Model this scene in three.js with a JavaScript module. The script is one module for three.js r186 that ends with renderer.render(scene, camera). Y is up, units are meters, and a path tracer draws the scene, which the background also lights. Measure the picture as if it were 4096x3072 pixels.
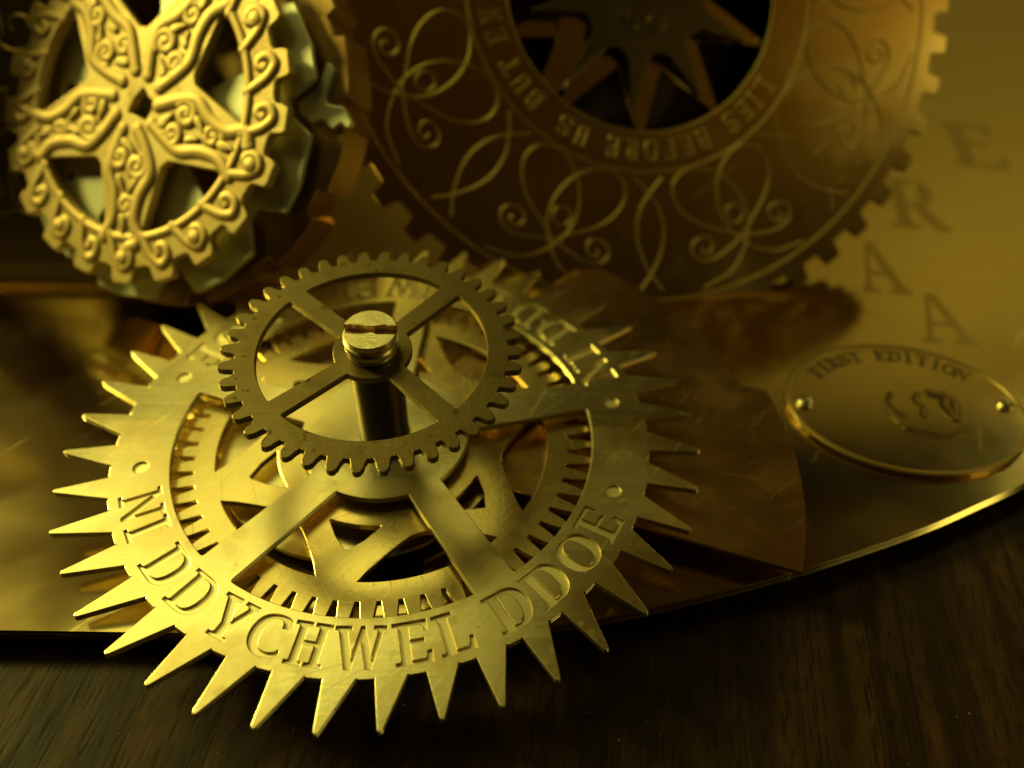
import * as THREE from 'three';
import { mergeGeometries } from 'three/addons/utils/BufferGeometryUtils.js';
import { FontLoader } from 'three/addons/loaders/FontLoader.js';
import { RectAreaLightUniformsLib } from 'three/addons/lights/RectAreaLightUniformsLib.js';

// ---------------------------------------------------------------- frame, camera, light
// Sizes below are written in millimetres and scaled once. The star wheel lies in a plane that leans PHI towards the viewer;
// positions given "in the wheel's frame" (y along its arbor) are turned and lifted into the world, where the table is level.
const MM = 0.001, D2R = Math.PI / 180;
const PHI = Math.atan(0.08), LIFT = 10.6;
const LEAN = new THREE.Matrix4().makeRotationX(PHI);
const W = (x, y, z) => new THREE.Vector3(x, y, z).applyMatrix4(LEAN).add(new THREE.Vector3(0, LIFT, 0)).multiplyScalar(MM);

const renderer = new THREE.WebGLRenderer({ antialias: true });
renderer.setSize(1024, 768);
renderer.toneMapping = THREE.LinearToneMapping;
renderer.toneMappingExposure = 0.9;
renderer.shadowMap.enabled = true;
RectAreaLightUniformsLib.init();

const scene = new THREE.Scene();
scene.background = new THREE.Color(0.0022, 0.002, 0.003);

const camera = new THREE.PerspectiveCamera(48.12, 1024 / 768, 0.005, 6);
camera.position.copy(W(16.22, 82.28, 73.91));
camera.setRotationFromMatrix(LEAN.clone().multiply(new THREE.Matrix4().makeRotationFromEuler(new THREE.Euler(-0.78095, 0, 0.0135, 'XYZ'))));
camera.focus = 0.0945;
camera.userData.fStop = 13;
scene.add(camera);

const LAMPS = [
  { name: 'paper_lantern', label: 'large softly glowing paper lampshade high behind and left of the clockwork', az: -45, el: 60, dist: 330, w: 230, h: 140, power: 1.55, color: new THREE.Color(1, 0.91, 0.2) },
  { name: 'desk_lamp', label: 'small bright square desk lamp low at the back left', az: -67, el: 31, dist: 450, w: 90, h: 90, power: 80, color: new THREE.Color(1, 0.91, 0.2) },
  { name: 'reading_lamp', label: 'wide shaded lamp glowing low in front on the right', az: 115, el: 14, dist: 620, w: 230, h: 70, power: 3.4, color: new THREE.Color(1, 0.9, 0.24) },
];

// ---------------------------------------------------------------- small tools
let seed = 7;
const rnd = () => { seed = (seed * 1664525 + 1013904223) >>> 0; return seed / 4294967296; };
const taken = {};
function numbered(n) { const k = taken[n] = (taken[n] ?? -1) + 1; return k ? `${n}_${String(k).padStart(3, '0')}` : n; }
function basis(n) {                                       // u to the right, v up the face, n out of it
  n = n.clone().normalize();
  const u = new THREE.Vector3(1, 0, 0).addScaledVector(n, -n.x).normalize();
  const v = new THREE.Vector3().crossVectors(n, u);
  return new THREE.Matrix4().makeBasis(u, v, n);
}
const FLAT = basis(new THREE.Vector3(0, 1, 0));
const face = (ax, az) => basis(new THREE.Vector3(-ax, 1, -az));    // plane y = c + ax x + az z in the wheel's frame
function thing(name, label, category, at, B = FLAT, group, lean = true) {
  const o = new THREE.Group(); o.name = numbered(name); scene.add(o);
  o.position.copy(lean ? W(...at) : new THREE.Vector3(...at).multiplyScalar(MM));
  o.setRotationFromMatrix(lean ? LEAN.clone().multiply(B) : B);
  o.userData = { label, category }; if (group) o.userData.group = group;
  return o;
}
function part(name, geos, mat, parent, label) {
  const list = [geos].flat().map((g) => { const k = g.index ? g.toNonIndexed() : g; for (const a of Object.keys(k.attributes)) if (!['position', 'normal', 'uv'].includes(a)) k.deleteAttribute(a); return k; });
  const g = list.length > 1 ? mergeGeometries(list) : list[0].clone();
  g.scale(MM, MM, MM);
  const m = new THREE.Mesh(g, mat); m.name = name; m.castShadow = m.receiveShadow = true; parent.add(m);
  if (label) m.userData.label = label;
  return m;
}
const P = (r, a) => new THREE.Vector2(r * Math.cos(a * D2R), r * Math.sin(a * D2R));
function arc(r, a0, a1, step = 3) { const n = Math.max(1, Math.ceil(Math.abs(a1 - a0) / step)), o = []; for (let i = 0; i <= n; i++) o.push(P(r, a0 + (a1 - a0) * i / n)); return o; }
function roundCorners(pts, r, seg = 4) {                  // fillet every corner of a closed polygon
  const o = [], n = pts.length;
  for (let i = 0; i < n; i++) {
    const p = pts[i], a = pts[(i + n - 1) % n], b = pts[(i + 1) % n];
    const da = a.clone().sub(p), db = b.clone().sub(p), la = da.length(), lb = db.length();
    const bend = Math.acos(THREE.MathUtils.clamp(da.dot(db) / (la * lb), -1, 1));
    if (bend > 2.75) { o.push(p.clone()); continue; }
    const k = Math.min(r / Math.tan(bend / 2), la * 0.45, lb * 0.45);
    const A = p.clone().addScaledVector(da, k / la), B = p.clone().addScaledVector(db, k / lb);
    for (let s = 0; s <= seg; s++) { const t = s / seg; o.push(new THREE.Vector2((1 - t) ** 2 * A.x + 2 * t * (1 - t) * p.x + t * t * B.x, (1 - t) ** 2 * A.y + 2 * t * (1 - t) * p.y + t * t * B.y)); }
  }
  return o;
}
function sheet(outline, holes, z0, z1, bevel = 0.07, seg = 1) {      // a flat part between z0 and z1 with softened edges
  const s = outline.isShape ? outline : new THREE.Shape(outline);
  if (holes) s.holes = holes.map((h) => (h.isPath ? h : new THREE.Path(h)));
  const g = new THREE.ExtrudeGeometry(s, { depth: z1 - z0 - 2 * bevel, bevelEnabled: bevel > 0, bevelThickness: bevel, bevelSize: bevel, bevelOffset: -bevel, bevelSegments: seg, curveSegments: 6 });
  g.translate(0, 0, z0 + bevel);
  return g;
}
function cyl(r0, r1, h, z, seg = 48) { const g = new THREE.CylinderGeometry(r1, r0, h, seg); g.rotateX(Math.PI / 2); g.translate(0, 0, z + h / 2); return g; }
function lathe(pts, seg = 64) { const g = new THREE.LatheGeometry(pts.map(([x, y]) => new THREE.Vector2(x, y)), seg); g.rotateX(Math.PI / 2); return g; }
function bead(pts, r, flat = 0.6, z = 0, closed = false, rs = 6) {    // a rounded line lying on a face
  const c = new THREE.CatmullRomCurve3(pts.map((p) => new THREE.Vector3(p.x, p.y, 0)), closed, 'centripetal');
  const g = new THREE.TubeGeometry(c, Math.max(10, pts.length * 4), r, rs, closed); g.scale(1, 1, flat); g.translate(0, 0, z);
  const ends = closed ? [] : [0, 1].map((t) => { const s = new THREE.SphereGeometry(r, 8, 6); const q = c.getPoint(t); s.scale(1, 1, flat); s.translate(q.x, q.y, z); return s; });
  return [g, ...ends];
}

// ---------------------------------------------------------------- textures and materials
function noiseGrid(n, s) { const a = new Float32Array(n * n); let k = s * 7919 + 13; for (let i = 0; i < n * n; i++) { k = (Math.imul(k, 1103515245) + 12345) >>> 0; a[i] = ((k >>> 9) & 0xffff) / 0xffff; } return a; }
const GRIDS = {};
function vnoise(u, v, fx, fy, s) {                        // tileable value noise on the unit square
  const n = 64, g = GRIDS[s] ??= noiseGrid(n, s);
  let x = u * fx, y = v * fy; const xi = Math.floor(x), yi = Math.floor(y); x -= xi; y -= yi;
  x = x * x * (3 - 2 * x); y = y * y * (3 - 2 * y);
  const at = (i, j) => g[(((j % fy) + fy) % fy % n) * n + (((i % fx) + fx) % fx % n)];
  return (at(xi, yi) * (1 - x) + at(xi + 1, yi) * x) * (1 - y) + (at(xi, yi + 1) * (1 - x) + at(xi + 1, yi + 1) * x) * y;
}
const fbm = (u, v, fx, fy, s, oct = 4) => { let a = 0, w = 0.5, t = 0; for (let i = 0; i < oct; i++) { a += w * vnoise(u, v, fx << i, fy << i, s + i); t += w; w *= 0.55; } return a / t; };
function texture(n, m, fill, srgb, period, turn = 0) {
  const d = new Uint8Array(n * m * 4);
  for (let j = 0; j < m; j++) for (let i = 0; i < n; i++) { const c = fill(i / n, j / m), o = (j * n + i) * 4; for (let k = 0; k < 3; k++) d[o + k] = Math.max(0, Math.min(255, Math.round(255 * (Array.isArray(c) ? c[k] : c)))); d[o + 3] = 255; }
  const t = new THREE.DataTexture(d, n, m); t.wrapS = t.wrapT = THREE.RepeatWrapping; t.magFilter = THREE.LinearFilter; t.minFilter = THREE.LinearMipmapLinearFilter;
  if (srgb) t.colorSpace = THREE.SRGBColorSpace; t.repeat.set(1 / period, 1 / period); t.rotation = turn; t.needsUpdate = true; return t;
}
const hash1 = (i, s) => { let k = Math.imul(i + 1, 374761393) ^ Math.imul(s + 7, 668265263); k = Math.imul(k ^ (k >>> 13), 1274126177); return ((k ^ (k >>> 16)) >>> 0) / 4294967296; };
const lines = (u, v, n, s) => { const y = v * n, i = Math.floor(y), t = y - i, drift = (j) => { const x = u * 3 + hash1(j, s + 3) * 3, k = Math.floor(x), f = x - k; return hash1(j * 7 + (k % 3), s) * (1 - f) + hash1(j * 7 + ((k + 1) % 3), s) * f; }; return drift(i % n) * (1 - t) + drift((i + 1) % n) * t; };   // fine brushed lines along u
const sm = (a, b, x) => { x = Math.max(0, Math.min(1, (x - a) / (b - a))); return x * x * (3 - 2 * x); };
const lin2s = (c) => (c <= 0.0031308 ? c * 12.92 : 1.055 * Math.pow(c, 1 / 2.4) - 0.055);
const mix3 = (a, b, t) => a.map((x, i) => x + (b[i] - x) * t);
const patch = (u, v, s) => { const a = u + 0.09 * (fbm(u, v, 6, 6, s + 200, 4) - 0.5), b = v + 0.09 * (fbm(u, v, 6, 6, s + 220, 4) - 0.5); return sm(0.52, 0.7, fbm(a, b, 7, 8, s, 6)) * (0.55 + 0.9 * (fbm(u, v, 34, 34, s + 240, 3) - 0.2)); };   // ragged tarnish
function brassMaps(s, { base, tarnish, blush, amount, spots = 0, period = 46, rough = 0.27, line = 1, turn = 0, bump = 0.02, marks = 1 }) {
  const N = 512, cut = new Float32Array(N * N);           // hairline scratches, mostly along one direction, and a few smeared finger marks
  let k9 = s * 977 + 3; const q9 = () => { k9 = (Math.imul(k9, 1664525) + 1013904223) >>> 0; return k9 / 4294967296; };
  for (let i = 0; i < 150 * marks; i++) { let x = q9() * N, y = q9() * N; const a = (q9() < 0.6 ? 0.9 : q9() * 6.3) + (q9() - 0.5) * 0.5, L = 8 + 70 * q9() ** 3, w = 0.25 + 0.75 * q9(); for (let t = 0; t < L; t += 0.5) { const X = ((Math.floor(x) % N) + N) % N, Y = ((Math.floor(y) % N) + N) % N; cut[Y * N + X] = Math.max(cut[Y * N + X], w); x += Math.cos(a) * 0.5; y += Math.sin(a) * 0.5; } }
  for (let i = 0; i < 5 * marks; i++) { const cx = q9() * N, cy = q9() * N, R0 = 16 + 16 * q9(); for (let r = 3; r < R0; r += 3.2) for (let a = 0; a < 6.283; a += 0.4 / r) { if (q9() < 0.35) continue; const X = ((Math.floor(cx + r * Math.cos(a) * 0.75) % N) + N) % N, Y = ((Math.floor(cy + r * Math.sin(a)) % N) + N) % N; cut[Y * N + X] = Math.max(cut[Y * N + X], 0.32); } }
  const cutAt = (u, v) => cut[Math.min(N - 1, Math.floor(v * N)) * N + Math.min(N - 1, Math.floor(u * N))];
  const color = texture(N, N, (u, v) => {
    const cloud = patch(u, v, s) * amount;
    const warm = patch(u, v, s + 21) * amount;
    const fine = (fbm(u, v, 40, 40, s + 40, 2) - 0.5) * 0.08 + (lines(u, v, 230, s + 50) - 0.5) * 0.07 * line;
    const speck = spots * sm(0.72, 0.84, fbm(u, v, 30, 30, s + 60, 3));
    let c = mix3(base, tarnish, Math.min(1, cloud * 0.5 + speck * 0.8)); c = mix3(c, blush, warm * 0.5);
    const hit = cutAt(u, v); return c.map((x) => lin2s(Math.max(0, Math.min(1, x * (1 + fine) * (1 - 0.1 * hit)))));
  }, true, period, turn);
  const roughness = texture(N, N, (u, v) => {
    const r = rough + 0.16 * (fbm(u, v, 5, 5, s + 70, 4) - 0.5) + 0.1 * patch(u, v, s) * amount + 0.08 * (lines(u, v, 230, s + 80) - 0.5) * line + spots * 0.2 * sm(0.7, 0.85, fbm(u, v, 30, 30, s + 60, 3)) + 0.16 * cutAt(u, v);
    return [0, r, 0];
  }, false, period, turn);
  const bumpMap = texture(N, N, (u, v) => 0.5 + 0.4 * (lines(u, v, 200, s + 90) - 0.5) * line + 0.4 * (fbm(u, v, 50, 50, s + 95, 2) - 0.5), false, period * 0.4, turn);
  return { map: color, roughnessMap: roughness, bumpMap, bumpScale: bump * MM, roughness: 1, metalness: 1 };
}
const metal = (o) => new THREE.MeshStandardMaterial({ metalness: 1, ...o });
const BR = [0.86, 0.76, 0.42], TN = [0.5, 0.33, 0.1], CO = [0.82, 0.42, 0.16];
const M = {
  star: metal(brassMaps(1, { base: BR, tarnish: TN, blush: [0.86, 0.6, 0.24], amount: 0.8, spots: 0.35, period: 62, rough: 0.28, line: 0.45, bump: 0.012 })),
  pocket: metal({ color: new THREE.Color(0.9, 0.79, 0.44), roughness: 0.5 }),
  under: metal(brassMaps(2, { base: [0.84, 0.68, 0.3], tarnish: [0.66, 0.42, 0.14], blush: CO, amount: 0.5, period: 50, rough: 0.27, turn: 0.9, line: 0.4, bump: 0.012 })),
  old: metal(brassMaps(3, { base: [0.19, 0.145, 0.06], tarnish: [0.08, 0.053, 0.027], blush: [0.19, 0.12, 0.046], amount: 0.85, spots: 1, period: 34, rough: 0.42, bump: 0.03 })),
  plate: metal(brassMaps(4, { base: [0.8, 0.64, 0.28], tarnish: [0.6, 0.42, 0.16], blush: [0.74, 0.5, 0.2], amount: 0.3, period: 110, rough: 0.12, bump: 0, line: 0, marks: 0.4 })),
  copper: metal(brassMaps(5, { base: [0.7, 0.46, 0.18], tarnish: [0.5, 0.28, 0.1], blush: [0.7, 0.36, 0.13], amount: 0.7, spots: 0.1, period: 52, rough: 0.26, line: 0.25, bump: 0.008 })),
  disc: metal(brassMaps(6, { base: [0.82, 0.64, 0.26], tarnish: [0.66, 0.44, 0.15], blush: [0.8, 0.52, 0.2], amount: 0.5, period: 90, rough: 0.17, bump: 0.002, line: 0.15, marks: 0.4 })),
  ornate: metal(brassMaps(8, { base: [0.72, 0.56, 0.26], tarnish: [0.48, 0.32, 0.13], blush: [0.7, 0.45, 0.19], amount: 0.8, spots: 0.5, period: 40, rough: 0.53, bump: 0.05, line: 0.15 })),
  line: metal({ color: new THREE.Color(0.74, 0.56, 0.2), roughness: 0.4 }),
  darkbrass: metal({ color: new THREE.Color(0.22, 0.14, 0.05), roughness: 0.4 }),
  grime: metal({ color: new THREE.Color(0.42, 0.22, 0.1), roughness: 0.55 }),
  inlay: metal({ color: new THREE.Color(0.52, 0.39, 0.15), roughness: 0.26 }),
  board: metal(brassMaps(12, { base: [0.5, 0.36, 0.13], tarnish: [0.36, 0.22, 0.08], blush: [0.5, 0.3, 0.1], amount: 0.6, period: 60, rough: 0.36, line: 0.2 })),
  relief: metal({ color: new THREE.Color(0.84, 0.7, 0.34), roughness: 0.36 }),
  nickel: metal({ color: new THREE.Color(0.8, 0.8, 0.6), roughness: 0.5 }),
  drum: metal(brassMaps(9, { base: [0.46, 0.29, 0.1], tarnish: [0.3, 0.16, 0.05], blush: [0.46, 0.23, 0.08], amount: 0.6, period: 40, rough: 0.36 })),
  steel: metal({ color: new THREE.Color(0.075, 0.058, 0.038), roughness: 0.3 }),
  screw: metal(brassMaps(11, { base: [0.82, 0.72, 0.42], tarnish: [0.5, 0.36, 0.16], blush: [0.8, 0.62, 0.3], amount: 0.5, spots: 0.2, period: 9, rough: 0.28 })),
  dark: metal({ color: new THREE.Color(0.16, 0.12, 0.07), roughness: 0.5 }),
  felt: new THREE.MeshStandardMaterial({ color: new THREE.Color(0.012, 0.01, 0.009), roughness: 1 }),
  enamel: new THREE.MeshStandardMaterial({ color: new THREE.Color(0.05, 0.032, 0.012), roughness: 0.6 }),
  red: new THREE.MeshStandardMaterial({ color: new THREE.Color(0.1, 0.008, 0.005), roughness: 0.85 }),
  lint: new THREE.MeshStandardMaterial({ color: new THREE.Color(0.25, 0.22, 0.15), roughness: 0.95 }),
  ceiling: new THREE.MeshStandardMaterial({ color: new THREE.Color(0.52, 0.27, 0.075), roughness: 0.95 }),
  wall: new THREE.MeshStandardMaterial({ color: new THREE.Color(0.62, 0.5, 0.3), roughness: 0.95 }),
};
{ const N = 1024;                                         // dark stained wood: long pores and bands that run towards the viewer
  const grain = (u, v) => { const w = u + 0.02 * (fbm(u, v, 2, 3, 301, 3) - 0.5); return { band: fbm(w, v, 40, 2, 310, 3), pore: lines(v * 9, w, 480, 320) * 0.55 + lines(v * 14, w, 300, 330) * 0.45, blot: fbm(u, v, 3, 3, 340, 4) }; };
  M.wood = new THREE.MeshPhysicalMaterial({ roughness: 1, metalness: 0, specularIntensity: 0.35,
    map: texture(N, N, (u, v) => { const g = grain(u, v), t = sm(0.3, 0.75, g.band); let c = mix3([0.019, 0.0085, 0.0032], [0.05, 0.023, 0.008], t); const k = (1 - 0.5 * sm(0.6, 0.85, g.pore)) * (1 - 0.55 * sm(0.62, 0.8, lines(v * 16, u + 0.06 * v, 500, 390))); c = c.map((x) => x * k * (0.8 + 0.4 * vnoise(u, v, 63, 63, 377))); return c.map(lin2s); }, true, 90, 0.12),
    roughnessMap: texture(512, 512, (u, v) => { const g = grain(u, v); return [0, 0.46 + 0.25 * g.pore + 0.15 * (g.blot - 0.5), 0]; }, false, 90, 0.12),
    bumpMap: texture(512, 512, (u, v) => { const g = grain(u, v); return 0.8 - 0.6 * sm(0.5, 0.8, g.pore); }, false, 90, 0.12), bumpScale: 0.05 * MM });
}
const font = await new FontLoader().loadAsync('fonts/droid/droid_serif_regular.typeface.json');
const fontBold = await new FontLoader().loadAsync('fonts/droid/droid_serif_bold.typeface.json');

// A capital placed on a circle: centre radius r at angle a, the given height and width, its top towards the centre (or away from it).
const CAP = 0.714;
function capital(ch, f, { r, a, h, w, inward = true, grow = 0 }) {
  const shapes = f.generateShapes(ch, 100), out = [];
  let x0 = 1e9, x1 = -1e9, y0 = 1e9, y1 = -1e9;
  const raw = shapes.map((s) => ({ o: s.getPoints(7), holes: s.holes.map((q) => q.getPoints(7)) }));
  raw.forEach((s) => s.o.forEach((p) => { x0 = Math.min(x0, p.x); x1 = Math.max(x1, p.x); y0 = Math.min(y0, p.y); y1 = Math.max(y1, p.y); }));
  const sx = w / (x1 - x0), sy = h / (y1 - y0), sg = inward ? -1 : 1, c = Math.cos(a * D2R), s = Math.sin(a * D2R);
  const put = (p) => { const x = (p.x - (x0 + x1) / 2) * sx, y = (p.y - (y0 + y1) / 2) * sy; return new THREE.Vector2(r * c + sg * (y * c + x * s), r * s + sg * (y * s - x * c)); };
  const fix = (pts) => { const q = pts.map(put); if (q[0].distanceTo(q[q.length - 1]) < 1e-4) q.pop(); return q; };
  raw.forEach((k) => out.push({ o: fix(k.o), holes: k.holes.map(fix) }));
  return out;
}

// ---------------------------------------------------------------- setting: table, and the wall the polished brass mirrors
{ const g = new THREE.BoxGeometry(1.6, 0.03, 1.6); g.translate(0, -0.015, -0.1);
  const p = g.attributes.position, uv = g.attributes.uv; for (let i = 0; i < p.count; i++) uv.setXY(i, p.getX(i) / MM, p.getZ(i) / MM);
  const m = new THREE.Mesh(g, M.wood); m.name = 'table_top'; m.castShadow = m.receiveShadow = true; m.userData = { kind: 'structure' }; scene.add(m); }
{ const g = new THREE.BoxGeometry(2.4, 0.55, 0.02);
  const m = new THREE.Mesh(g, M.wall); m.name = 'wall'; m.position.set(0, 0.275, -0.62); m.castShadow = m.receiveShadow = true; m.userData = { kind: 'structure' }; scene.add(m); }
// the lamps that light it, outside the frame: one high behind on the left, one broad and low on the left
for (const L of LAMPS) {
  const dir = new THREE.Vector3(Math.sin(L.az * D2R) * Math.cos(L.el * D2R), Math.sin(L.el * D2R), -Math.cos(L.az * D2R) * Math.cos(L.el * D2R));
  const aim = new THREE.Vector3(0, LIFT * MM, 0), at = dir.clone().multiplyScalar(L.dist * MM).add(aim);
  const o = new THREE.Group(); o.name = L.name; o.position.copy(at); o.lookAt(aim); scene.add(o);
  o.userData = { label: L.label, category: 'lamp' };
  const glow = new THREE.Mesh(new THREE.BoxGeometry(L.w * MM, L.h * MM, 0.004), new THREE.MeshStandardMaterial({ color: 0x222222, emissive: L.color, emissiveIntensity: 0.1 }));
  glow.name = 'lamp_glow'; glow.position.z = -0.004; o.add(glow);
  const shade = new THREE.Mesh(new THREE.BoxGeometry((L.w + 16) * MM, (L.h + 16) * MM, 0.012), M.dark); shade.name = 'lamp_shade'; shade.position.z = -0.0135; o.add(shade);
  const light = new THREE.RectAreaLight(L.color, L.power, L.w * MM, L.h * MM);
  light.position.copy(at); light.lookAt(aim); light.name = L.name + '_light'; scene.add(light);
}
// three bare bulbs: one by the wall at the right (its glow on the plaster is what the plate mirrors there), two under the ceiling
for (const [x, y, z, I, label] of [[0.46, 0.36, -0.4, 0.046, 'small warm round bulb glowing near the wall at the right'], [-0.8, 0.84, -0.66, 0.03, 'small warm round bulb glowing under the ceiling behind on the left'], [1.25, 0.9, 0.42, 0.11, 'small round bulb glowing just under the ceiling far to the right']]) {
  const at = new THREE.Vector3(x, y, z), o = new THREE.Mesh(new THREE.SphereGeometry(0.02, 24, 16), new THREE.MeshStandardMaterial({ color: 0x222222, emissive: new THREE.Color(1, 0.85, 0.25), emissiveIntensity: 2 }));
  o.name = numbered('round_bulb'); o.position.copy(at); o.userData = { label, category: 'bulb' }; scene.add(o);
  const l = new THREE.PointLight(new THREE.Color(1, 0.9, 0.22), I); l.position.copy(at); l.castShadow = true; l.name = 'round_bulb_light'; scene.add(l);
}
{ const g = new THREE.BoxGeometry(3.2, 0.02, 2.6), m = new THREE.Mesh(g, M.ceiling); m.name = 'ceiling'; m.position.set(0.2, 1.1, 0.3); m.castShadow = m.receiveShadow = true; m.userData = { kind: 'structure' }; scene.add(m); }

// ---------------------------------------------------------------- base plate: two thin polished sheets on a felt pad
const plateZ = -7.28;                                     // its top, in the wheel's frame, under the arbor
const LEVEL = face(0, 0.08);
const onPlate = (x, z) => [x, plateZ + 0.08 * z, z];
{
  const o = thing('base_plate', 'large polished brass plate with rounded front corner lying on the dark table', 'plate', onPlate(0, 0), LEVEL);
  const edge = (d) => { const e = [[-160, -26 + d], [-40, -26 + d], [-10, -26 + d], [8, -25.6 + d], [21.5, -24.4 + d], [35, -21.2 + d], [49.6, -16.7 + d * 0.9], [59.5, -13 + d * 0.8], [69, -9.1 + d * 0.7], [77, -5.2 + d * 0.6], [85, -1.1 + d * 0.5], [96, 5.5], [112, 16], [140, 40], [185, 95], [225, 170], [250, 260]];
    const curve = new THREE.SplineCurve(e.map(([x, y]) => new THREE.Vector2(x, y))).getPoints(150);
    return [...curve, new THREE.Vector2(260, 420), new THREE.Vector2(-160, 420)]; };
  const slot = [[-1.5, -12.5], [5.6, -12.2], [5.9, -21.5], [-1.2, -21.5]].map(([x, y]) => new THREE.Vector2(x, y));
  part('upper_sheet', sheet(edge(0), [slot], -0.6, 0, 0.22, 1), M.plate, o);
  part('lower_sheet', sheet(edge(-0.1), [slot], -1.3, -0.68, 0.22, 1), M.plate, o);
  part('felt_pad', sheet(edge(5), null, -3.3, -1.3, 0), M.felt, o);
}

// ---------------------------------------------------------------- star wheel with the engraved motto
const GLYPHS = [['N', -156.2, 4.2], ['I', -149.1, 2.0], ['D', -137, 4.5], ['D', -126.9, 4.5], ['Y', -116.6, 4.4], ['C', -107.4, 4.0], ['H', -98.7, 3.95], ['W', -88.5, 5.35], ['E', -78, 3.8], ['L', -69.6, 3.7], ['D', -57, 4.5], ['D', -47.2, 4.5], ['O', -36.7, 4.7], ['E', -27.6, 3.7]];
{
  const o = thing('star_wheel', 'large pale brass star-toothed wheel engraved with a motto around its ring', 'toothed wheel', [0, 0, 0]);
  const bend = (v) => { const a = Math.atan2(v.y, v.x) / D2R, k = Math.exp(-(((a + 82) / 19) ** 2)) * sm(31, 40, v.length()) * 0.03; return v.multiplyScalar(1 - k); };
  const outline = [];
  for (let k = 0; k < 40; k++) {
    const a = 77.75 - 9 * k, t = a + (rnd() - 0.5) * 0.25, r = 40 + (rnd() - 0.5) * 0.5;   // steep flank, blunt tip, long flank, flat gap
    const pts = [P(33.75, a - 1.35), P(33.6, a - 1.05), P(r - 0.25, t - 0.42), P(r, t - 0.12), P(r, t + 0.2), P(r - 0.3, t + 0.5), P(33.6, a + 4.75), P(33.75, a + 5.2)];
    outline.unshift(...pts);
  }
  const spokes = 5, c0 = 15.5, hw = 2.55, hubR = 10.7, holes = [];
  for (let k = 0; k < spokes; k++) {
    const a = c0 + 72 * k, b = a + 72, e0 = Math.asin(hw / 26.55) / D2R, e1 = Math.asin((hw - 0.35) / hubR) / D2R;
    holes.push(roundCorners([...arc(26.55, a + e0, b - e0, 2), ...arc(hubR, b - e1, a + e1, 3)], 0.35, 3));
  }
  const hub = arc(3.16, 0, 350, 10);
  const ring = outline.map((v) => bend(v.clone()));
  const letters = [];
  for (let half = 0; half < 2; half++) {
    for (const [ch, a, w] of GLYPHS) letters.push(...capital(ch, fontBold, { r: 29.98, a: a + (half ? 179.6 : 0), h: 4.9, w }));
    for (const a of [-167.8, -17.5]) letters.push({ o: arc(0.92, 0, 340, 20).map((p) => p.add(P(30.05, a + (half ? 179 : 0)))), holes: [] });
  }
  const dots = letters.filter((l) => l.o.length === 18);
  const top = sheet(ring, [...holes, hub, ...letters.map((l) => l.o)], -0.36, 0, 0.09, 3);
  const low = sheet(ring, [...holes, hub], -0.86, -0.36, 0.06, 1);
  const islands = letters.flatMap((l) => l.holes.map((h) => sheet(h, null, -0.36, 0, 0.09, 3)));
  part('wheel_body', [top, low, ...islands], M.star, o);
  for (const l of letters) part(dots.includes(l) ? 'dot' : 'letter', sheet(l.o, l.holes, -0.37, -0.28, 0.03), M.pocket, o);
}

// ---------------------------------------------------------------- the wheel beneath it, with leaf-shaped and triangular windows
function gearOutline(n, r0, r1, phase, wRoot, wTip, round = 0.3) {
  const o = [], p = 360 / n;
  for (let k = 0; k < n; k++) { const a = phase + k * p; o.push(P(r0, a - p / 2 + p * (0.5 - wRoot) * 0.9), P(r0, a - p * wRoot), P(r0 + (r1 - r0) * 0.55, a - p * (wRoot * 0.62 + wTip * 0.3)), P(r1 - round * 0.5, a - p * wTip), P(r1, a - p * wTip * 0.45), P(r1, a + p * wTip * 0.45), P(r1 - round * 0.5, a + p * wTip), P(r0 + (r1 - r0) * 0.55, a + p * (wRoot * 0.62 + wTip * 0.3)), P(r0, a + p * wRoot)); }
  return o;
}
{
  const o = thing('under_wheel', 'brass gear with leaf-shaped windows lying just under the star wheel', 'gear', [-0.4, -1.9, -0.3]);
  const holes = [];
  for (let k = 0; k < 6; k++) {
    const c = -68 + 60 * k, h = 23.4;
    const inner = [];
    for (let i = 1; i < 16; i++) { const t = i / 16, a = c + h - 2 * h * t; inner.push(P(21.2 - 5.6 * Math.sin(Math.PI * t) ** 0.8, a)); }
    holes.push([...arc(21.25, c - h, c + h, 2), ...inner]);
    const d = c + 30, tri = [P(17.3, d), P(15.6, d + 6.5), ...arc(13.55, d + 14, d - 14, 4), P(15.6, d - 6.5)];
    holes.push(roundCorners(tri, 0.3, 3));
  }
  holes.push(arc(3.16, 0, 350, 10));
  part('gear_body', sheet(gearOutline(62, 23.85, 27.6, -0.4, 0.4, 0.1), holes, -0.9, 0, 0.08, 2), M.under, o);
}
// ---------------------------------------------------------------- copper sector under both
{
  const o = thing('sector_plate', 'dark coppery fan-shaped sheet spreading out under the right side of the star wheel', 'sector', [0, -3.4, 0]);
  const pts = [...arc(53.5, -19.7, 13, 2), P(52.2, 13.8), P(50.6, 14.6), ...arc(50.2, 16, 52, 2), P(48.5, 55), P(14, 70), ...arc(9, 90, 330, 10), P(14, -22)];
  part('sheet', sheet(pts, [arc(3.16, 0, 350, 10)], -0.5, 0, 0.06, 1), M.copper, o);
}
{
  const o = thing('plain_disc', 'plain brass disc seen through the windows of the lower gear', 'disc', [-3.6, -4.25, -1.6]);
  part('disc_sheet', sheet(arc(18.4, 0, 357, 3), [arc(3.5, 0, 350, 10).map((q) => q.add(new THREE.Vector2(3.6, -1.6)))], -0.6, 0, 0.08, 1), M.star, o);
}
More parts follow.
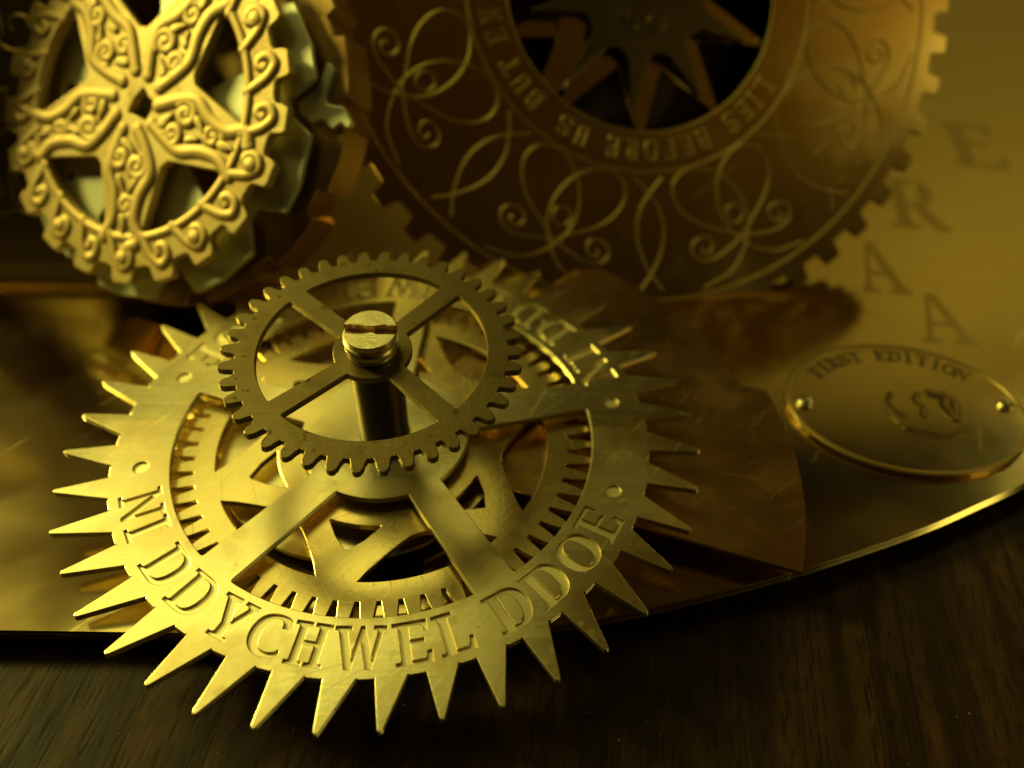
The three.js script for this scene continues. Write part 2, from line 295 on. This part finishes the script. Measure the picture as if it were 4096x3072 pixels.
// ---------------------------------------------------------------- arbor, small pinion wheel, screw
{
  const o = thing('arbor', 'dark steel post standing up from the hub of the star wheel', 'post', [0, -7.2, 0]);
  part('post', lathe([[3.12, 0], [3.12, 20.2], [2.95, 20.45], [0, 20.45]], 48), M.steel, o);
  part('collar', lathe([[3.14, 0.9], [6.2, 0.9], [6.4, 1.1], [6.4, 2.1], [3.14, 2.1]], 48), M.under, o);
}
const TILT = face(-0.016, -0.07);
{
  const o = thing('small_gear', 'small tarnished four-spoked gear held high on the post by a screw', 'gear', [-0.1, 14.4, 0], TILT);
  const outline = [];
  for (let k = 0; k < 40; k++) { const a = 1.5 + 9 * k, j = (rnd() - 0.5) * 0.5, e = (rnd() - 0.5) * 0.12; outline.push(P(15.85, a - 4.2), P(15.8, a - 3.5), P(16.3, a - 2.75 + j), P(17.0, a - 2.35 + j), P(17.45 + e, a - 1.5 + j), P(17.62 + e, a - 0.3 + j), P(17.5 + e, a + 1.1 + j), P(17.0, a + 2.15 + j), P(16.3, a + 2.65 + j), P(15.8, a + 3.4), P(15.85, a + 4.2)); }
  const holes = []; const cs = [-46, 50.5, 139.5, 223.5 - 0, 314];
  for (let k = 0; k < 4; k++) {
    const a = cs[k], b = cs[k + 1], e0 = Math.asin(1.28 / 13.4) / D2R, e1 = Math.asin(1.15 / 4.6) / D2R;
    holes.push(roundCorners([...arc(13.4, a + e0, b - e0, 2.5), ...arc(4.6, b - e1, a + e1, 6)], 0.25, 3));
  }
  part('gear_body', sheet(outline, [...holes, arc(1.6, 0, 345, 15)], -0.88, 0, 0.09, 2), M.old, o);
}
{
  const o = thing('slotted_screw', 'bright brass slotted screw on top of the post', 'screw', [-0.1, 14.42, 0], TILT);
  const R = 3.15, H = 3.3, sl = 0.64, d = 0.85, half = [], other = [];
  const a0 = Math.asin(sl / R) / D2R;
  const seg = (s) => { const pts = s > 0 ? arc(R, a0, 180 - a0, 5) : arc(R, 180 + a0, 360 - a0, 5); const e = pts.map((p, i) => p.clone());
    // the chewed lips of the slot
    const A = e[e.length - 1], B = e[0], lip = []; for (let i = 1; i < 14; i++) { const t = i / 14; lip.push(new THREE.Vector2(A.x + (B.x - A.x) * t, A.y + (rnd() - 0.45) * 0.16 * -s - (Math.abs(t - 0.5) < 0.12 ? 0.16 * s : 0))); }
    return [...e, ...lip]; };
  part('head', [lathe([[0, 0], [2.75, 0], [2.95, 0.12], [2.95, 0.5], [2.7, 0.62], [2.7, 0.8], [R - 0.04, 0.86], [R, 0.95], [R, H - d], [0, H - d]], 64), sheet(seg(1), null, H - d, H, 0.13, 3), sheet(seg(-1), null, H - d, H, 0.13, 3)], M.screw, o);
  part('slot_floor', sheet([[-3, -0.7], [3, -0.7], [3, 0.7], [-3, 0.7]].map(([x, y]) => new THREE.Vector2(x, y)), null, H - d, H - d + 0.04, 0.01), M.grime, o, 'grimy floor of the screw slot');
}

// ---------------------------------------------------------------- large engraved disc leaning behind
const DISC = face(-0.279, -1.147), DISC_AT = [37.07, 28.67, -73.24];
{
  const o = thing('engraved_disc', 'large dark brass gear disc engraved with looping flowers around a lettered ring', 'engraved disc', DISC_AT, DISC);
  const outline = [];
  for (let k = 0; k < 48; k++) { const a = -72.5 + 7.5 * k; outline.push(P(53.9, a - 3.75), P(53.9, a - 2.0), P(56.5, a - 1.45), P(56.6, a), P(56.5, a + 1.45), P(53.9, a + 2.0)); }
  part('disc_body', sheet(outline, [arc(23, 0, 357, 3)], -1.3, 0, 0.1, 2), M.disc, o);
  part('outer_line', bead(arc(51.2, 0, 356, 4), 0.24, 0.55, 0.02, true), M.line, o);
  part('inner_line', bead(arc(29.7, 0, 354, 6), 0.24, 0.55, 0.02, true), M.line, o);
  part('hole_rim', bead(arc(23.15, 0, 354, 6), 0.22, 0.6, 0.02, true), M.line, o);
  const pol = (list, c, flip = 1) => list.map(([r, a]) => P(r, c + flip * a));
  const petal = [[45.2, 0.3], [43.6, 1], [41.9, 3.9], [40, 8.6], [37.4, 13], [34.5, 15.3], [31.9, 14.6], [30.3, 11.2], [30.2, 7.3], [31.2, 3], [33.2, -0.7], [36.2, -2.9], [39.2, -3.4], [41.7, -2.7], [43.5, -1.6], [45.2, 0.2]];
  const scroll = [[43.5, -1.2], [45, 4.4], [45.8, 8.2], [45.6, 11.1], [44.1, 12.8], [42.6, 12.3], [41.8, 10.2], [42.2, 8.2], [43.6, 7.6], [44.7, 8.9], [44.4, 10.4], [43.5, 10.2]];
  const tail = [[45, -0.4], [47.2, 2.3], [48.9, 5.4], [49.6, 8.8], [50.2, 11.4]];
  const blade = [[30.8, 4.3], [33, 0.6], [36, -2.6], [39.7, -3.5], [43.4, -2.3], [46.9, 0], [49.5, 2.3]];
  for (let k = -3; k <= 3; k++) {
    const c = -109.5 + 45 * k;
    for (const s of [1, -1]) { part('petal_line', bead(pol(petal, c, -s), 0.24, 0.55, 0.02), M.line, o); part('scroll_line', bead(pol(scroll, c, -s), 0.24, 0.55, 0.02), M.line, o); part('tail_line', bead(pol(tail, c, -s), 0.22, 0.55, 0.02), M.line, o); }
    part('ring_line', bead(arc(1.55, 0, 330, 30).map((p) => p.add(P(39.8, c))), 0.22, 0.55, 0.02, true), M.line, o);
    for (const s of [1, -1]) part('leaf_line', bead(pol(blade, -87 + 45 * k, s), 0.24, 0.55, 0.02), M.line, o);
  }
  const words = [['L', -33.5], ['I', -39.5], ['E', -45], ['S', -52], ['B', -64.5], ['E', -71.4], ['F', -78.2], ['O', -85.6], ['R', -92.8], ['E', -99.8], ['U', -112.2], ['S', -119.4], ['B', -133.4], ['U', -140.8], ['T', -148], ['E', -158.8], ['N', -166.4], ['D', -174.4], ['S', -182]];
  for (const [ch, a] of words) for (const l of capital(ch, fontBold, { r: 26.2, a, h: 3.5, w: ch === 'I' ? 1.4 : 2.4, inward: false })) part('letter', sheet(l.o, l.holes, -0.02, 0.16, 0.05), M.line, o);
  // pointed rosette standing in the opening, a second one behind it and the dark case
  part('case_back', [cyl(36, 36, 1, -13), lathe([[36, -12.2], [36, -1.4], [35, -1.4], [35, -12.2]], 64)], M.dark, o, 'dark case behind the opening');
  part('curved_arm', sheet([[-13, -1], [-13.9, -4.4], [-14, -7.3], [-14.9, -10.6], [-16.9, -15.6], [-15, -17.4], [-12.7, -16.2], [-10.5, -11.2], [-9.3, -7.1], [-8.5, -5.4], [-9, -2]].map(([x, y]) => new THREE.Vector2(x, y)), null, -2.2, -1.35, 0.14, 2), M.disc, o);
  part('rear_spokes', sheet(Array.from({ length: 20 }, (_, i) => (i % 2 ? P(12.5, -93.8 + 18 * i + 6) : P(24.5, -93.8 + 18 * i + 6))), null, -3.2, -2.4, 0.08), M.disc, o);
}
{
  const n = new THREE.Vector3().setFromMatrixColumn(DISC, 2);
  const at = new THREE.Vector3(...DISC_AT).addScaledVector(n, -0.4);
  const o = thing('pointed_rosette', 'dull brass wheel of long sharp points in the opening of the engraved disc', 'pointed wheel', at.toArray(), DISC);
  const pts = []; for (let i = 0; i < 10; i++) { const a = -93.8 + 36 * i; pts.push(P(10.6, a - 15), P(11.6, a - 7.5), P(19.3, a - 0.7), P(19.4, a + 0.5), P(11.4, a + 8.5), P(10.6, a + 15)); }
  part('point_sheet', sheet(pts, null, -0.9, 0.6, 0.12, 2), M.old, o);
  for (const [s, rot] of [[1, 0], [-1, 0.6]]) part('engraved_curl', bead(Array.from({ length: 14 }, (_, i) => new THREE.Vector2(s * (2.2 + Math.cos(i * 0.5) * (0.4 + i * 0.12)), -5 + Math.sin(i * 0.5 + rot) * (0.4 + i * 0.14))), 0.24, 0.7, 0.6), M.old, o);
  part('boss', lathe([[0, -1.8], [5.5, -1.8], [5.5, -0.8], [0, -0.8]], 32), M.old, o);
}

// ---------------------------------------------------------------- ornate openwork gear and the stack behind it
const ORN = face(0.556, -1.062), ORN_AT = new THREE.Vector3(-39.85, 21.92, -45.27), ORN_N = new THREE.Vector3().setFromMatrixColumn(ORN, 2);
const back = (d) => ORN_AT.clone().addScaledVector(ORN_N, -d).toArray();
{
  const o = thing('ornate_gear', 'pale openwork gear covered in raised scrolls standing at the upper left', 'ornate gear', ORN_AT.toArray(), ORN);
  const outline = [];
  for (let k = 0; k < 21; k++) { const a = 6.5 + 17.143 * k, j = (rnd() - 0.5) * 0.8; outline.push(P(24.4, a - 6.6), P(24.7, a - 5), P(26.4, a - 4.3 + j), P(26.95, a - 3.4 + j), P(26.9, a + 3.3 + j), P(26.3, a + 4.2 + j), P(24.7, a + 5), P(24.4, a + 6.6)); }
  const holes = [];
  for (let k = 0; k < 5; k++) { const c = 10 + 72 * k; holes.push(roundCorners([...arc(19.4, c - 25, c + 26, 3), P(11, c + 5), P(10.9, c - 3)], 0.9, 4)); }
  holes.push([[1.4, 1.9], [-0.4, 0.6], [-1.7, -1.4], [0.2, -2.2], [1.7, -3], [2.6, -1.9], [3.4, -0.6], [2.2, 0.4]].map(([x, y]) => new THREE.Vector2(x, y)));
  part('gear_body', sheet(outline, holes, -1.5, 0, 0.2, 2), M.ornate, o);
  const spiral = (x, y, r, a0, turns, s) => { const p = []; for (let i = 0; i <= 16; i++) { const t = i / 16, a = a0 + s * t * turns * 360; const q = P(r * (1 - 0.82 * t), a); p.push(new THREE.Vector2(x + q.x, y + q.y)); } return p; };
  for (let k = 0; k < 5; k++) {                          // each spoke: a rounded border, two volutes and a long stem
    const a = 46 + 72 * k, f = (r, d) => P(r, a + d), at = (r, d) => { const q = f(r, d); return [q.x, q.y]; };
    part('scroll', bead([f(4.2, 12), f(8, 22), f(11.2, 21), f(14, 10), f(17.5, 6.5), f(20.6, 9), f(21.6, 4)], 1.1, 0.34, 0.05), M.ornate, o);
    part('scroll', bead([f(4.6, -26), f(8.2, -23), f(11, -20), f(14, -10), f(17.5, -7), f(20.6, -10)], 1.05, 0.34, 0.05), M.ornate, o);
    part('volute', bead(spiral(...at(9.6, 9), 2.0, a + 150, 1.35, -1), 0.85, 0.4, 0.05), M.ornate, o);
    part('volute', bead(spiral(...at(8.6, -13), 1.8, a + 200, 1.3, 1), 0.8, 0.4, 0.05), M.ornate, o);
    part('volute', bead(spiral(...at(15.4, 1), 1.7, a + 20, 1.2, 1), 0.75, 0.4, 0.05), M.ornate, o);
  }
  for (let k = 0; k < 5; k++) for (const [r, da, len, wd, t] of [[6.6, -4, 3.4, 1.5, 60], [12.6, 5, 3.2, 1.3, -35], [12.2, -6, 2.8, 1.2, 30], [18.2, 0, 3.4, 1.5, 10]]) {   // leaf-shaped swellings
    const c = P(r, 46 + 72 * k + da), a = (46 + 72 * k + t) * D2R, leaf = [];
    for (let i = 0; i < 18; i++) { const q = i / 18 * 2 * Math.PI, x = Math.cos(q) * len / 2, y = Math.sin(q) * wd / 2 * (1 - 0.45 * Math.cos(q)); leaf.push(new THREE.Vector2(x, y).rotateAround(new THREE.Vector2(), a).add(c)); }
    part('leaf', sheet(leaf, null, -0.5, 0.45, 0.45, 5), M.ornate, o);
  }
  for (let k = 0; k < 21; k++) {                         // scroll work around the rim, a curl or a boss on every tooth
    const a = 6.5 + 17.143 * k;
    part('rim_curl', bead([P(19.9, a - 8), P(21.4, a - 6), P(23.3, a - 3.4), P(24.6, a + 0.2), P(23.8, a + 3.4), P(22.2, a + 3), P(21.9, a + 0.6), P(22.9, a - 0.2)], 0.8, 0.42, 0.05), M.ornate, o);
    if (k % 2) { const q = P(23.2, a), b = lathe([[0, 0.5], [0.9, 0.42], [1.25, 0.1], [1.3, -0.2]], 20); b.translate(q.x, q.y, 0.1); part('boss', b, M.ornate, o); }
  }
  part('rim_line', bead(arc(20.1, 0, 354, 6), 0.7, 0.4, 0.05, true), M.ornate, o);
}
{
  const o = thing('ratchet_wheel', 'pale nickel saw-toothed wheel sandwiched behind the ornate gear', 'ratchet wheel', new THREE.Vector3(...back(2.6)).addScaledVector(new THREE.Vector3().setFromMatrixColumn(ORN, 0), 1.5).addScaledVector(new THREE.Vector3().setFromMatrixColumn(ORN, 1), -1.3).toArray(), ORN);
  const clean = []; for (let k = 0; k < 9; k++) { const a = -35 + 40 * k; clean.push(P(23.4, a - 5), P(27.7, a), ...arc(27.8, a - 1 + 1.5, a + 0.1 + 1.5, 2)); clean.push(...[P(27.9, a + 10), P(27.6, a + 24), P(23.6, a + 30)]); }
  const holes = [];
  for (let k = 0; k < 5; k++) { const c = -26 + 72 * k; holes.push(roundCorners([P(19.6, c - 30), P(19.8, c - 8), P(16, c + 8), P(6, c - 4), P(9, c - 30)], 1.2, 4)); holes.push(roundCorners([P(20.3, c + 12), P(18.2, c + 14), P(18.4, c + 18), P(20.3, c + 17)], 0.4, 3)); }
  part('wheel_body', sheet(clean, holes, -0.9, 0, 0.12, 2), M.nickel, o);
}
{
  const o = thing('brass_drum', 'thick amber brass drum gear at the back of the ornate stack', 'drum', new THREE.Vector3(...back(5.2)).add(new THREE.Vector3(3.4, 1.0, 1.2).applyMatrix4(new THREE.Matrix4())).toArray(), ORN);
  const pts = []; for (let k = 0; k < 14; k++) { const a = -54 + 25.714 * k; pts.push(...arc(29.6, a, a + 17.5, 3), P(28, a + 18.4), P(28, a + 24.8)); }
  part('drum_body', sheet(pts, [arc(23.5, 0, 354, 6)], -6, 0, 0.25, 2), M.drum, o);
  part('drum_floor', cyl(24, 24, 1, -5.6), M.drum, o);
}
{
  const o = thing('click_lever', 'small pale nickel claw-shaped lever beside the ornate gear', 'lever', back(4.2), ORN);
  const pts = [[29.9, 3.6], [30.7, 3.7], [31.2, 2.6], [29.7, -0.6], [30.1, -2], [32.7, -2.6], [34.2, -5], [33.5, -5.8], [32.4, -4.7], [30.9, -5.7], [29.4, -4], [27.7, -4.5], [25.6, -2.8], [25.3, -1.2], [28.2, 0.1]].map(([x, y]) => new THREE.Vector2(x, y));
  part('claw', sheet(roundCorners(pts, 0.5, 4), null, -1, 0, 0.2, 3), M.nickel, o);
  part('pivot', cyl(0.9, 0.9, 1.6, -2.4), M.dark, o);
}
{
  const o = thing('engraved_backboard', 'upright brass board with faint scroll engraving at the upper left edge', 'board', [-61.5, -7.6, -43.8], basis(new THREE.Vector3(0, 0.52, 0.85)));
  const pts = [[-110, 0], [34, 0], [34, 110], [-110, 110]].map(([x, y]) => new THREE.Vector2(x, y));
  part('board_sheet', sheet(pts, null, -3, 0, 0.9, 5), M.board, o);
  for (let i = 0; i < 7; i++) for (const s of [1, -1]) { const p = []; for (let k = 0; k <= 16; k++) { const t = k / 16, q = P(4.6 * (1 - 0.8 * t), 90 + s * (40 + 430 * t)); p.push(new THREE.Vector2(-6 + s * 3.4 + q.x, 12 + i * 13 + q.y)); } part('scroll_line', bead(p, 0.4, 0.6, 0), M.board, o); }
}

// ---------------------------------------------------------------- oval edition plaque on the plate
{
  const o = thing('red_box', 'dark red box edge standing upright at the far left edge', 'box', [-61.5, -7.6, -43.8], basis(new THREE.Vector3(0, 0.52, 0.85)));
  part('cover', sheet([[-40, 0.5], [-16.4, 0.5], [-16.4, 110], [-40, 110]].map(([x, y]) => new THREE.Vector2(x, y)), null, 0.01, 9, 0.7, 3), M.red, o);
}
{
  const o = thing('edition_plaque', 'oval brass FIRST EDITION plaque with raised rim and two screws at the right', 'plaque', onPlate(73.6, -13.6), LEVEL);
  const rx = 17.6, ry = 14.6, ell = (kx, ky = kx) => Array.from({ length: 72 }, (_, i) => new THREE.Vector2(rx * kx * Math.cos(i * 5 * D2R), ry * ky * Math.sin(i * 5 * D2R)));
  part('plaque_sheet', sheet(ell(0.97), null, 0.01, 0.75, 0.1, 2), M.plate, o);
  part('rim', bead(ell(0.955), 0.4, 0.5, 0.74, true, 10), M.board, o);
  'FIRST EDITION'.split('').forEach((ch, i) => {
    if (ch === ' ') return; const a = 142 - i * 8.7;
    for (const l of capital(ch, fontBold, { r: 1, a: 90, h: 2.5, w: ch === 'I' ? 1.15 : 2.1, inward: false })) {
      const c = new THREE.Vector2(rx * 0.79 * Math.cos(a * D2R), ry * 0.79 * Math.sin(a * D2R)), t = (a - 90) * 0.8 * D2R;
      const go = (p) => new THREE.Vector2(p.x, p.y - 1).rotateAround(new THREE.Vector2(), t).add(c);
      part('letter', sheet(l.o.map(go), l.holes.map((h) => h.map(go)), 0.74, 0.84, 0.02), M.enamel, o);
    }
  });
  for (const x of [-14.6, 14.6]) part('screw', [lathe([[0, 0.55], [0.9, 0.45], [1.25, 0.05], [1.25, -0.3]], 24).translate(x, 0, 1.0)], M.screw, o);
  // emblem: a low, soft relief of curling strokes above a curved base
  const crest = Array.from({ length: 40 }, (_, i) => { const a = i * 9, r = 1 + 0.05 * Math.sin(a * D2R * 3 + 1); return new THREE.Vector2(3.4 + 6.8 * r * Math.cos(a * D2R), -1.8 + 5.2 * r * Math.sin(a * D2R)); });
  part('crest', sheet(crest, null, 0.5, 0.84, 0.08, 2), M.plate, o);
  for (const [pts, w] of [[[[-1.4, 2.2], [-2.3, 0.6], [-2, -1.4], [-0.9, -2.6]], 0.55], [[[2.6, 2.2], [1.6, 0.8], [2.3, -0.6], [1.7, -2.6]], 0.6], [[[4.4, 2.4], [6.2, 1.6], [5.6, -0.4], [6, -3]], 0.95], [[[6.4, 2.2], [7.2, 0.2], [6.6, -2]], 0.8], [[[-1.6, -5], [1, -5.6], [3, -6.4], [5.4, -5.9], [7, -4.8]], 0.5]]) part('crest_stroke', bead(pts.map(([x, y]) => new THREE.Vector2(x, y)), w, 0.25, 0.82), M.darkbrass, o);
}
// big worn capitals etched in the plate behind the plaque
for (const [ch, x, z, w, h, t, where] of [['A', 87.5, -36.5, 8.8, 14.5, -0.1, 'faint etched capital A half hidden behind the oval plaque'], ['A', 82, -52, 8.5, 17, -0.1, 'faint etched capital A just right of the engraved disc edge'], ['R', 97, -76, 11, 21, -0.2, 'large faint etched capital R on the plate right of the disc'], ['E', 120, -104, 12, 23, -0.2, 'faint etched capital E near the upper right corner of the plate']]) {
  const o = thing('etched_letter', where, 'letter', onPlate(x, z), LEVEL);
  for (const l of capital(ch, fontBold, { r: 1, a: 90, h, w, inward: false })) { const go = (p) => new THREE.Vector2(p.x, p.y - 1).rotateAround(new THREE.Vector2(), t); part('etching', sheet(l.o.map(go), l.holes.map((q) => q.map(go)), -0.05, 0.03, 0.01), M.inlay, o); }
}

// ---------------------------------------------------------------- dust
{
  const dust = [];
  for (let i = 0; i < 220; i++) {
    const g = new THREE.IcosahedronGeometry(0.025 + 0.06 * rnd() ** 3, 0); g.scale(1, 0.6, 1 + rnd() * 1.5); g.rotateY(rnd() * 6);
    let x, y, z; const pick = i % 3;
    if (pick < 2) { x = -45 + rnd() * 120; z = 28 + rnd() * 32; y = 0.03; if (x > 10) z = 30 + rnd() * 30; }
    else { const q = P(28 + rnd() * 9, rnd() * 360), v = W(q.x, 0.02, -q.y).multiplyScalar(1 / MM); if (rnd() < 0.5 && q.length() > 33.5) continue; x = v.x; y = v.y; z = v.z; }
    g.translate(x, y, z); dust.push(g);
  }
  const o = thing('dust_specks', 'fine pale specks of dust on the table and brass', 'dust', [0, 0, 0], new THREE.Matrix4(), null, false);
  o.userData.kind = 'stuff';
  part('specks', dust, M.lint, o).userData.kind = 'stuff';
}
renderer.render(scene, camera);
